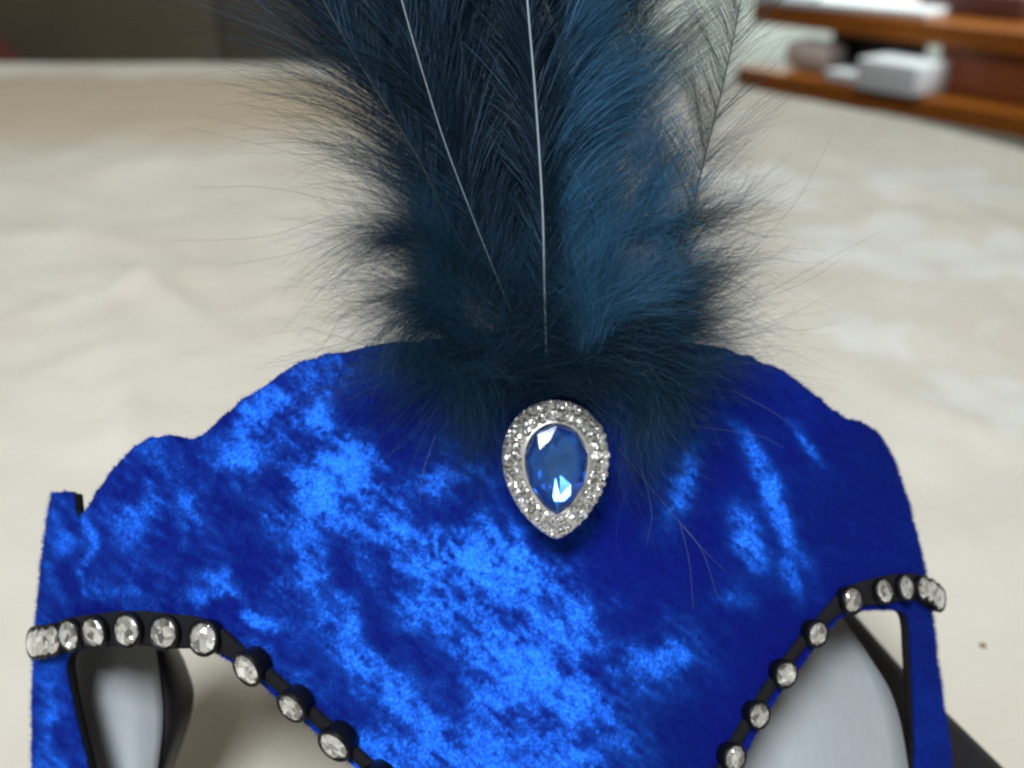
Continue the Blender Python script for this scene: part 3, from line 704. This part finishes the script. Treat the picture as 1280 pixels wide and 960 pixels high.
for frac, cnt in ((0.915, 38), (0.755, 30)):
    P_ = np.array(resample(pear(OA * frac, OB * (frac + .012), .42, 200, .5 * PXM), 1e-4)); d_ = np.linalg.norm(np.roll(P_, -1, 0) - P_, axis=1); L_ = d_.sum(); cum = np.r_[0, np.cumsum(d_)[:-1]]
    for i in range(cnt):
        q = P_[np.argmin(np.abs(cum - L_ * (i + .5) / cnt))]; tall = 0.5 + 0.5 * q[1] / OB
        s = L_ / cnt * 0.585 * (0.90 + .14 * tall) * random.uniform(.92, 1.06)
        nv_ = bn_ + bx * q[0] / OA * .22 + by * q[1] / OB * .18 + RNG.normal(0, .2, 3)
        place('pave_stone', pave_me, frame_mat(B3(q[0], q[1], 0.0010), nv_, bx, s) @ Matrix.Rotation(random.uniform(0, 6), 4, 'Z'), brooch)
# centre stone: foil-backed pavilion facets under a clear polished crown
n = 10; vs, fs = [], []; rg = random.Random(4)
def gem_ring(a_, b_, z, o, dy, jz):
    for i in range(n):
        t = (i + o) * 2 * math.pi / n
        vs.append(B3(OA * a_ * math.sin(t) * abs(math.sin(t / 2)) ** .42 / .86, -OB * b_ * math.cos(t) + dy * PXM, z + rg.uniform(-jz, jz)))
gem_ring(.585, .65, .0012, 0, 1, 0); gem_ring(.40, .45, .0002, .5, 4, .00025); gem_ring(.20, .22, -.0007, 0, 8, .0003)
for j in range(2):
    for i in range(n):
        k = (i + 1) % n; a0, a1, b0, b1 = j * n + i, j * n + k, (j + 1) * n + i, (j + 1) * n + k
        fs += [(a0, a1, b0), (a1, b1, b0)] if j == 0 else [(a0, a1, b1), (a0, b1, b0)]
c = len(vs); vs.append(B3(0.0003, 10 * PXM, -0.0009))
for i in range(n): fs.append((2 * n + i, 2 * n + (i + 1) % n, c))
gem = link('centre_gem', py_mesh('centre_gem', vs, fs), M['gem'], brooch, smooth=False); gem['label'] = 'faceted light blue teardrop stone'
vs, fs = [], []
gem_ring(.585, .65, .0013, 0, 1, 0); gem_ring(.55, .61, .0024, 0, 1.5, 0); gem_ring(.38, .40, .0033, .5, 4, .0001)
for j in range(2):
    for i in range(n):
        k = (i + 1) % n; a0, a1, b0, b1 = j * n + i, j * n + k, (j + 1) * n + i, (j + 1) * n + k
        if j == 0: fs.append((a0, a1, b1, b0))
        else: fs += [(a0, a1, b0), (a1, b1, b0)]
fs.append(tuple(2 * n + i for i in range(n)))
link('gem_crown', py_mesh('gem_crown', vs, fs), M['clear'], brooch, smooth=False)
# ------------------------------------------------------------------ satin ribbons seen through the eye openings
def sheet(name, rows, mat, parent, thick=0.0004):
    """rows: lists of 3d points of equal length"""
    R = np.array(rows); r, c, _ = R.shape
    du = np.gradient(R, axis=1); dv = np.gradient(R, axis=0); nn_ = np.cross(du, dv); nn_ /= np.linalg.norm(nn_, axis=2, keepdims=True) + 1e-12
    vs = np.concatenate([R.reshape(-1, 3), (R - nn_ * thick).reshape(-1, 3)]); m = r * c; fs = []
    for i in range(r - 1):
        for j in range(c - 1):
            a_ = i * c + j; fs += [(a_, a_ + 1, a_ + c + 1, a_ + c), (m + a_, m + a_ + c, m + a_ + c + 1, m + a_ + 1)]
    for j in range(c - 1): fs += [(j, m + j, m + j + 1, j + 1), ((r - 1) * c + j, (r - 1) * c + j + 1, m + (r - 1) * c + j + 1, m + (r - 1) * c + j)]
    for i in range(r - 1): fs += [(i * c, (i + 1) * c, m + (i + 1) * c, m + i * c), (i * c + c - 1, m + i * c + c - 1, m + (i + 1) * c + c - 1, (i + 1) * c + c - 1)]
    return link(name, py_mesh(name, vs, fs), mat, parent)
def curve_rows(left, right, rl, rr, ncol=14, nrow=24, bulge=0.0):
    Lc, Rc = catmull(left, nrow), catmull(right, nrow); rows = []
    for i in range(nrow):
        row = []
        for j in range(ncol):
            t = j / (ncol - 1); px, py = Lc[i] * (1 - t) + Rc[i] * t
            row.append(at_range(px, py, rl * (1 - t) + rr * t - bulge * math.sin(math.pi * t)))
        rows.append(row)
    return rows
sheet('grey_satin_ribbon', curve_rows([(70, 770), (66, 850), (80, 930), (110, 1010)], [(188, 770), (200, 850), (203, 910), (190, 1010)], 0.262, 0.252, bulge=0.004), M['satin'], mask)['label'] = 'grey satin ribbon face inside the left eye opening'
sheet('black_ribbon', curve_rows([(188, 775), (199, 850), (202, 910), (188, 1010)], [(200, 775), (232, 835), (238, 890), (196, 1010)], 0.2535, 0.262, bulge=0.003), M['ribbon'], mask)['label'] = 'black ribbon loop inside the left eye opening'
sheet('grey_satin_ribbon', curve_rows([(955, 755), (915, 850), (870, 930), (850, 1040)], [(1030, 745), (1085, 820), (1122, 892), (1146, 1040)], 0.250, 0.258, bulge=0.003), M['satin'], mask)['label'] = 'pale grey satin ribbon behind the right eye opening'
up_e = [at_z(x, y, z) for x, y, z in ((1040, 742, .016), (1085, 795, .012), (1140, 857, .006), (1190, 906, .003), (1245, 960, .002), (1330, 1045, .002))]
lo_e = [at_z(x, y, z) for x, y, z in ((985, 790, .014), (1030, 850, .010), (1085, 925, .005), (1140, 985, .0025), (1200, 1040, .002), (1280, 1120, .002))]
ua, la = catmull(up_e, 30), catmull(lo_e, 30)
sheet('black_ribbon', [[a_ * (1 - t) + b_ * t + np.array([0, 0, .002 + .0015 * math.sin(3 * t)]) for t in np.linspace(0, 1, 10)] for a_, b_ in zip(ua, la)], M['ribbon'], mask)['label'] = 'black satin tie ribbon running out to the lower right'

# ------------------------------------------------------------------ feathers
ROOT = surf_px(684, 470, 0.0045)[0]
def plane(lean, yaw, off):
    f = Matrix.Rotation(-lean, 3, 'X') @ Matrix.Rotation(yaw, 3, 'Z')
    return np.array(f @ Vector((1, 0, 0))), np.array(f @ Vector((0, 0, 1))), np.array(f @ Vector((0, -1, 0))), off
def on_plane(pl, px, py):
    ux, ve, we, off = pl; o = ROOT + we * off; d = ray(px, py); t = ((o - CAM) @ we) / (d @ we); P = CAM + d * t - o
    return np.array([P @ ux, P @ ve])
def feather(name, label, pl, shaft_px, nb, length, ang0, ang1, rb, mat, shaft_mat, rs=(0.00042, 0.00012), sides=(1, 1), t0=0.0, spread=1.0, wob=1.0, clump=26, nseg=11, droop=0.0, sd=0):
    rng = np.random.default_rng(sd + 100); ux, ve, we, off = pl; o = ROOT + we * off
    S = catmull([on_plane(pl, *p) for p in shaft_px], 120)
    dS = np.gradient(S, axis=0); dS /= np.linalg.norm(dS, axis=1, keepdims=True)
    bow = np.linspace(0, 1, 120)
    def w3(P2, z): return o + P2[..., 0:1] * ux + P2[..., 1:2] * ve + z[..., None] * we
    r_ = rs[0] + (rs[1] - rs[0]) * bow
    vs, fs = tubes(w3(S, 0.0006 + 0 * bow)[None], r_[None], 8)
    f_ = link(name, np_mesh(name, vs, fs), shaft_mat, mask); f_['label'] = label
    allv, allf, base = [], [], 0
    for sgn, dens in zip((-1, 1), sides):
        k = int(nb * dens)
        if k == 0: continue
        t = np.sort(t0 + (1 - t0) * rng.random(k)); ii = np.clip((t * 119).astype(int), 0, 118); fr_ = t * 119 - ii
        P0 = S[ii] * (1 - fr_)[:, None] + S[ii + 1] * fr_[:, None]; T0 = np.arctan2(dS[ii, 1], dS[ii, 0])
        cid = np.floor(t * clump + 0.35 * rng.random(k)).astype(int); cr = rng.normal(0, 1, (clump + 3, 4))
        a0 = np.interp(t, (0, .35, 1), ang0) + 4 * rng.normal(size=k); a1 = np.interp(t, (0, .35, 1), ang1) + spread * (9 * cr[cid, 0] + 7 * rng.normal(size=k))
        Ln = np.interp(t, (0, .15, .5, .85, 1), length) * np.clip(1 + .18 * cr[cid, 1] + .26 * rng.normal(size=k), .3, 1.7)
        q = np.linspace(0, 1, nseg)
        wv_ = wob * (5 * np.sin(q[None] * (4 + 3 * rng.random((k, 1))) + 6 * rng.random((k, 1))))
        al = np.radians(a0[:, None] + (a1 - a0)[:, None] * q[None] ** 1.15 + wv_ * q[None] + droop * q[None] ** 2)
        dirA = T0[:, None] - sgn * al
        stp = Ln[:, None] / (nseg - 1); X = P0[:, 0:1] + np.cumsum(np.cos(dirA) * stp, 1) - np.cos(dirA[:, :1]) * stp; Y = P0[:, 1:2] + np.cumsum(np.sin(dirA) * stp, 1) - np.sin(dirA[:, :1]) * stp
        z = 0.003 * q[None] ** 1.5 * (cr[cid, 2][:, None] * 0.8 + rng.normal(size=(k, 1)) * .7) - 0.004 * q[None] ** 2
        P3 = o + X[..., None] * ux + Y[..., None] * ve + z[..., None] * we
        rr_ = rb * (1 - 0.75 * q[None]) * rng.uniform(.7, 1.3, (k, 1))
        v_, f2 = tubes(P3, rr_ * 1.25, 2); allv.append(v_); allf.append(f2 + base); base += len(v_)
    b_ = link('barbs', np_mesh('barbs', np.vstack(allv), np.vstack(allf)), mat, f_); b_['kind'] = 'stuff'
    return f_
mm = 0.001
LN = rad(27)
# back row
feather('feather', 'dark feather behind the plume, leaning left', plane(LN, 0.05, -.006), [(672, 460), (628, 330), (598, 180), (575, 40), (560, -90), (550, -190)], 4200, [14 * mm, 24 * mm, 36 * mm, 38 * mm, 24 * mm], (34, 26, 20), (52, 38, 28), 4.6e-5, M['barb_dark'], M['dshaft'], sd=1, t0=.04, spread=1.5, wob=2.0)
feather('feather', 'dark feather at the back of the plume, standing upright', plane(LN, 0.0, -.008), [(686, 460), (690, 330), (702, 180), (716, 40), (726, -90), (734, -190)], 4200, [14 * mm, 22 * mm, 32 * mm, 36 * mm, 24 * mm], (34, 26, 20), (50, 36, 28), 4.6e-5, M['barb_dark'], M['dshaft'], rs=(.0002, .0001), sd=8, t0=.04, spread=1.5, wob=2.0)
feather('feather', 'dark feather behind the right of the plume', plane(LN, -0.05, -.007), [(692, 460), (735, 340), (768, 200), (790, 80), (806, -40), (818, -140)], 3000, [12 * mm, 18 * mm, 26 * mm, 27 * mm, 16 * mm], (36, 28, 22), (58, 46, 40), 2.4e-5, M['barb_green'], M['dshaft'], rs=(.00012, .00008), sd=12, t0=.05, clump=20, spread=1.6, wob=2.0)
feather('feather', 'right vane of the central feather, its light painted in as blue', plane(LN, -0.03, .003), [(690, 470), (688, 390), (687, 320), (685, 250), (682, 190), (680, 140)], 5000, [9 * mm, 20 * mm, 27 * mm, 27 * mm, 26 * mm], (22, 18, 15), (86, 62, 44), 3.8e-5, M['barb_lit'], M['barb_dark'], rs=(.00008, .00003), sd=2, t0=.08, clump=15, spread=1.8, wob=1.8, sides=(0, 1), droop=12)
# left pair
feather('feather', 'leftmost feather with dark quill and long wispy barbs', plane(LN, 0.12, .000), [(655, 455), (602, 350), (560, 275), (525, 204), (472, 117), (425, 40), (372, -60), (330, -150)], 2400, [12 * mm, 24 * mm, 35 * mm, 42 * mm, 32 * mm], (28, 20, 16), (90, 48, 32), 3.6e-5, M['barb_dark'], M['dshaft'], rs=(0.00024, 0.00013), sd=3, t0=.12, spread=1.5, wob=2.0, sides=(.6, 1.0))
feather('feather', 'left middle feather with pale quill', plane(LN, 0.06, .002), [(664, 450), (614, 330), (562, 196), (534, 110), (502, 0), (482, -90), (468, -170)], 3000, [12 * mm, 22 * mm, 32 * mm, 34 * mm, 22 * mm], (30, 22, 17), (54, 36, 25), 4.0e-5, M['barb_dark'], M['shaft'], rs=(0.00007, 0.00016), sd=4, t0=.08, spread=1.5, wob=1.8)
# right wispy one
feather('feather', 'rightmost sparse feather with dark quill and green black barbs', plane(LN, -0.12, .001), [(704, 455), (790, 392), (850, 310), (880, 200), (905, 100), (926, 0), (940, -90), (950, -170)], 1300, [10 * mm, 16 * mm, 22 * mm, 24 * mm, 16 * mm], (30, 30, 26), (72, 48, 38), 2.2e-5, M['barb_green'], M['dshaft'], rs=(0.00020, 0.00012), sd=5, t0=.12, spread=1.2, wob=1.0, sides=(1, .45))
# central one in front
feather('feather', 'central black blue feather with long white quill', plane(LN, 0.0, .005), [(683, 446), (681, 380), (678, 260), (669, 120), (659, 0), (651, -110), (643, -200)], 4000, [5 * mm, 9 * mm, 20 * mm, 28 * mm, 20 * mm], (24, 20, 17), (44, 32, 25), 4.2e-5, M['barb_dark'], M['shaft'], rs=(0.00025, 0.00017), sides=(1, .55), sd=6, t0=.07, clump=22, spread=1.4, wob=1.8)

# downy fluff at the base of the plume
def down(name, label, k, mat, seed, zoff, line, spr, lens, angs, curl, rad_, ncl=60):
    """curly downy strands growing from a line of photo pixels (x0,y0,x1,y1) on the brow plane"""
    rng = np.random.default_rng(seed); pl = (UX, VX, WX, 0.0); n = 12
    u_ = rng.random(k) ** (1.7 if abs(line[3] - line[1]) > 100 else 1.0); sx = line[0] + (line[2] - line[0]) * u_ + rng.normal(0, spr[0], k); sy = line[1] + (line[3] - line[1]) * u_ + rng.normal(0, spr[1], k)
    ccx, ccy = rng.random(ncl), rng.normal(0, 1, ncl)          # tufts
    cid = np.argmin(np.abs(u_[:, None] + .12 * rng.normal(size=(k, 1)) - ccx[None]), axis=1); pull = .62
    cu = ccx[cid] ; tx = line[0] + (line[2] - line[0]) * cu + spr[0] * ccy[cid]; ty = line[1] + (line[3] - line[1]) * cu + spr[1] * ccy[(cid * 7) % ncl]
    sx = sx * (1 - pull) + tx * pull; sy = sy * (1 - pull) + ty * pull
    P0 = np.array([on_plane(pl, x, y) for x, y in zip(sx, sy)])
    cr = rng.normal(0, 1, (ncl, 3))
    an = rng.uniform(angs[0], angs[1], ncl)[cid] + 10 * rng.normal(size=k) + 10 * np.clip(-(sx - 684) / 70, -2, 2) * (angs[1] - angs[0] > 120)
    L0 = np.interp(an, lens[0], lens[1]) * np.clip(1 + .28 * rng.normal(size=k) + .18 * cr[cid, 0], .25, 2.0)
    q = np.linspace(0, 1, n)
    bend = (cr[cid, 1] * curl + curl * .4 * rng.normal(size=k))[:, None]
    ang = np.radians(an[:, None] + bend * q[None] + 16 * np.sin(q[None] * (5 + 5 * rng.random((k, 1))) + 6 * rng.random((k, 1))) * q[None])
    stp = L0[:, None] / (n - 1)
    X = P0[:, 0:1] + np.cumsum(np.cos(ang) * stp, 1); Y = P0[:, 1:2] + np.cumsum(np.sin(ang) * stp, 1)
    zz = zoff + np.abs(rng.normal(0, .0022, (k, 1))) + .004 * q[None] * rng.normal(size=(k, 1)) * .6 + .0065 * q[None] * np.abs(cr[cid, 2])[:, None] - np.where(Y > 0.02, (Y - .02) * .10, 0)
    zz = np.maximum(zz, -.001)
    bc_ = on_plane(pl, 690, 583); keep = (((X - bc_[0]) / (OA * .98)) ** 2 + ((Y - bc_[1]) / (OB * .96)) ** 2).min(1) > 1
    X, Y, zz = X[keep], Y[keep], zz[keep]; k = len(X)
    P3 = ROOT + X[..., None] * UX + Y[..., None] * VX + zz[..., None] * WX
    v_, f_ = tubes(P3, rad_ * (1 - .75 * q[None]) * rng.uniform(.6, 1.7, (k, 1)), 2)
    b_ = link(name, np_mesh(name, v_, f_), mat, mask); b_['kind'] = 'stuff'; b_['label'] = label
ANG = (-90, -60, -20, 20, 60, 90, 120, 160, 200, 240, 270)
down('feather_down', 'dark downy fluff round the base of the feathers', 9500, M['down'], 21, .000, (560, 448, 830, 455), (26, 16), (ANG, [.013, .018, .022, .025, .024, .020, .024, .027, .023, .018, .013]), (-85, 250), 50, 2.1e-5, 70)
down('feather_down', 'short dense fluff over the quill ends above the brooch', 7000, M['barb_dark'], 22, .001, (600, 450, 790, 452), (20, 12), (ANG, [.008, .011, .015, .017, .018, .018, .018, .017, .015, .011, .008]), (-85, 265), 60, 2.6e-5, 80)
down('feather_down', 'fluff right of the central quill, its light painted in as blue', 6500, M['barb_lit'], 23, .005, (712, 445, 815, 230), (22, 16), (ANG, [.01, .01, .012, .015, .016, .016, .014, .01, .01, .01, .01]), (0, 80), 60, 2.6e-5, 22)
down('feather_down', 'dark fluff left of the central quill', 6000, M['down'], 24, .000, (600, 440, 540, 270), (22, 16), (ANG, [.01, .01, .012, .014, .016, .016, .017, .018, .016, .012, .01]), (95, 200), 45, 2.3e-5, 26)
down('feather_down', 'wispy fluff puffing out at the right of the base', 4500, M['down'], 25, .000, (800, 450, 850, 290), (22, 14), (ANG, [.01, .012, .015, .018, .018, .016, .014, .012, .01, .01, .01]), (-25, 80), 50, 2.2e-5, 24)
down('feather_down', 'lighter teal tufts over the top edge of the mask', 1300, M['down'], 26, .004, (560, 462, 830, 468), (22, 14), (ANG, [.010, .013, .016, .017, .017, .016, .017, .017, .016, .013, .010]), (-80, 260), 60, 2.0e-5, 40)

# single loose barbs
def loose(name, label, pxs, off, r, mat):
    pts = []
    for x, y in pxs:
        h = hit_px(x, y)
        if h is not None and y > 470: pts.append(surf_px(x, y, off)[0])
        else:
            P = on_plane((UX, VX, WX, 0.0), x, y); pts.append(ROOT + P[0] * UX + P[1] * VX + off * WX)
    C = catmull(pts, 24); v_, f_ = tubes(C[None], (r * np.linspace(1, .35, 24))[None], 5)
    link(name, np_mesh(name, v_, f_), mat, mask)
LOOSE = [[(770, 560), (815, 615), (870, 680), (905, 715)], [(846, 650), (858, 700), (862, 760)], [(850, 655), (875, 690), (893, 745)], [(910, 488), (960, 515), (988, 535)], [(790, 505), (850, 530), (940, 545), (975, 560)],
         [(830, 520), (850, 560), (853, 600)], [(545, 545), (530, 590), (525, 630)], [(800, 590), (812, 640), (806, 680)],
         [(845, 415), (920, 330), (985, 260), (1035, 170)], [(850, 420), (950, 370), (1040, 320), (1100, 290)], [(850, 400), (930, 380), (1000, 355), (1060, 315)], [(850, 330), (900, 290), (950, 200)], [(840, 405), (920, 400), (990, 415), (1040, 405)],
         [(560, 250), (470, 205), (360, 175), (250, 150)], [(560, 265), (450, 225), (340, 190), (235, 165)], [(560, 290), (440, 262), (340, 240), (240, 240)], [(570, 300), (450, 270), (330, 300), (215, 305)], [(540, 200), (430, 140), (330, 110), (225, 68)],
         [(590, 330), (480, 285), (370, 320), (290, 335)], [(540, 400), (450, 380), (400, 440), (360, 470)], [(560, 380), (480, 330), (420, 350), (350, 420)]]
for i, L_ in enumerate(LOOSE):
    loose('loose_barb', '', L_, .0015 if i < 8 else .003, 4.2e-5 if i < 8 else 4.5e-5, M['loose'] if i < 8 else M['barb_green'])
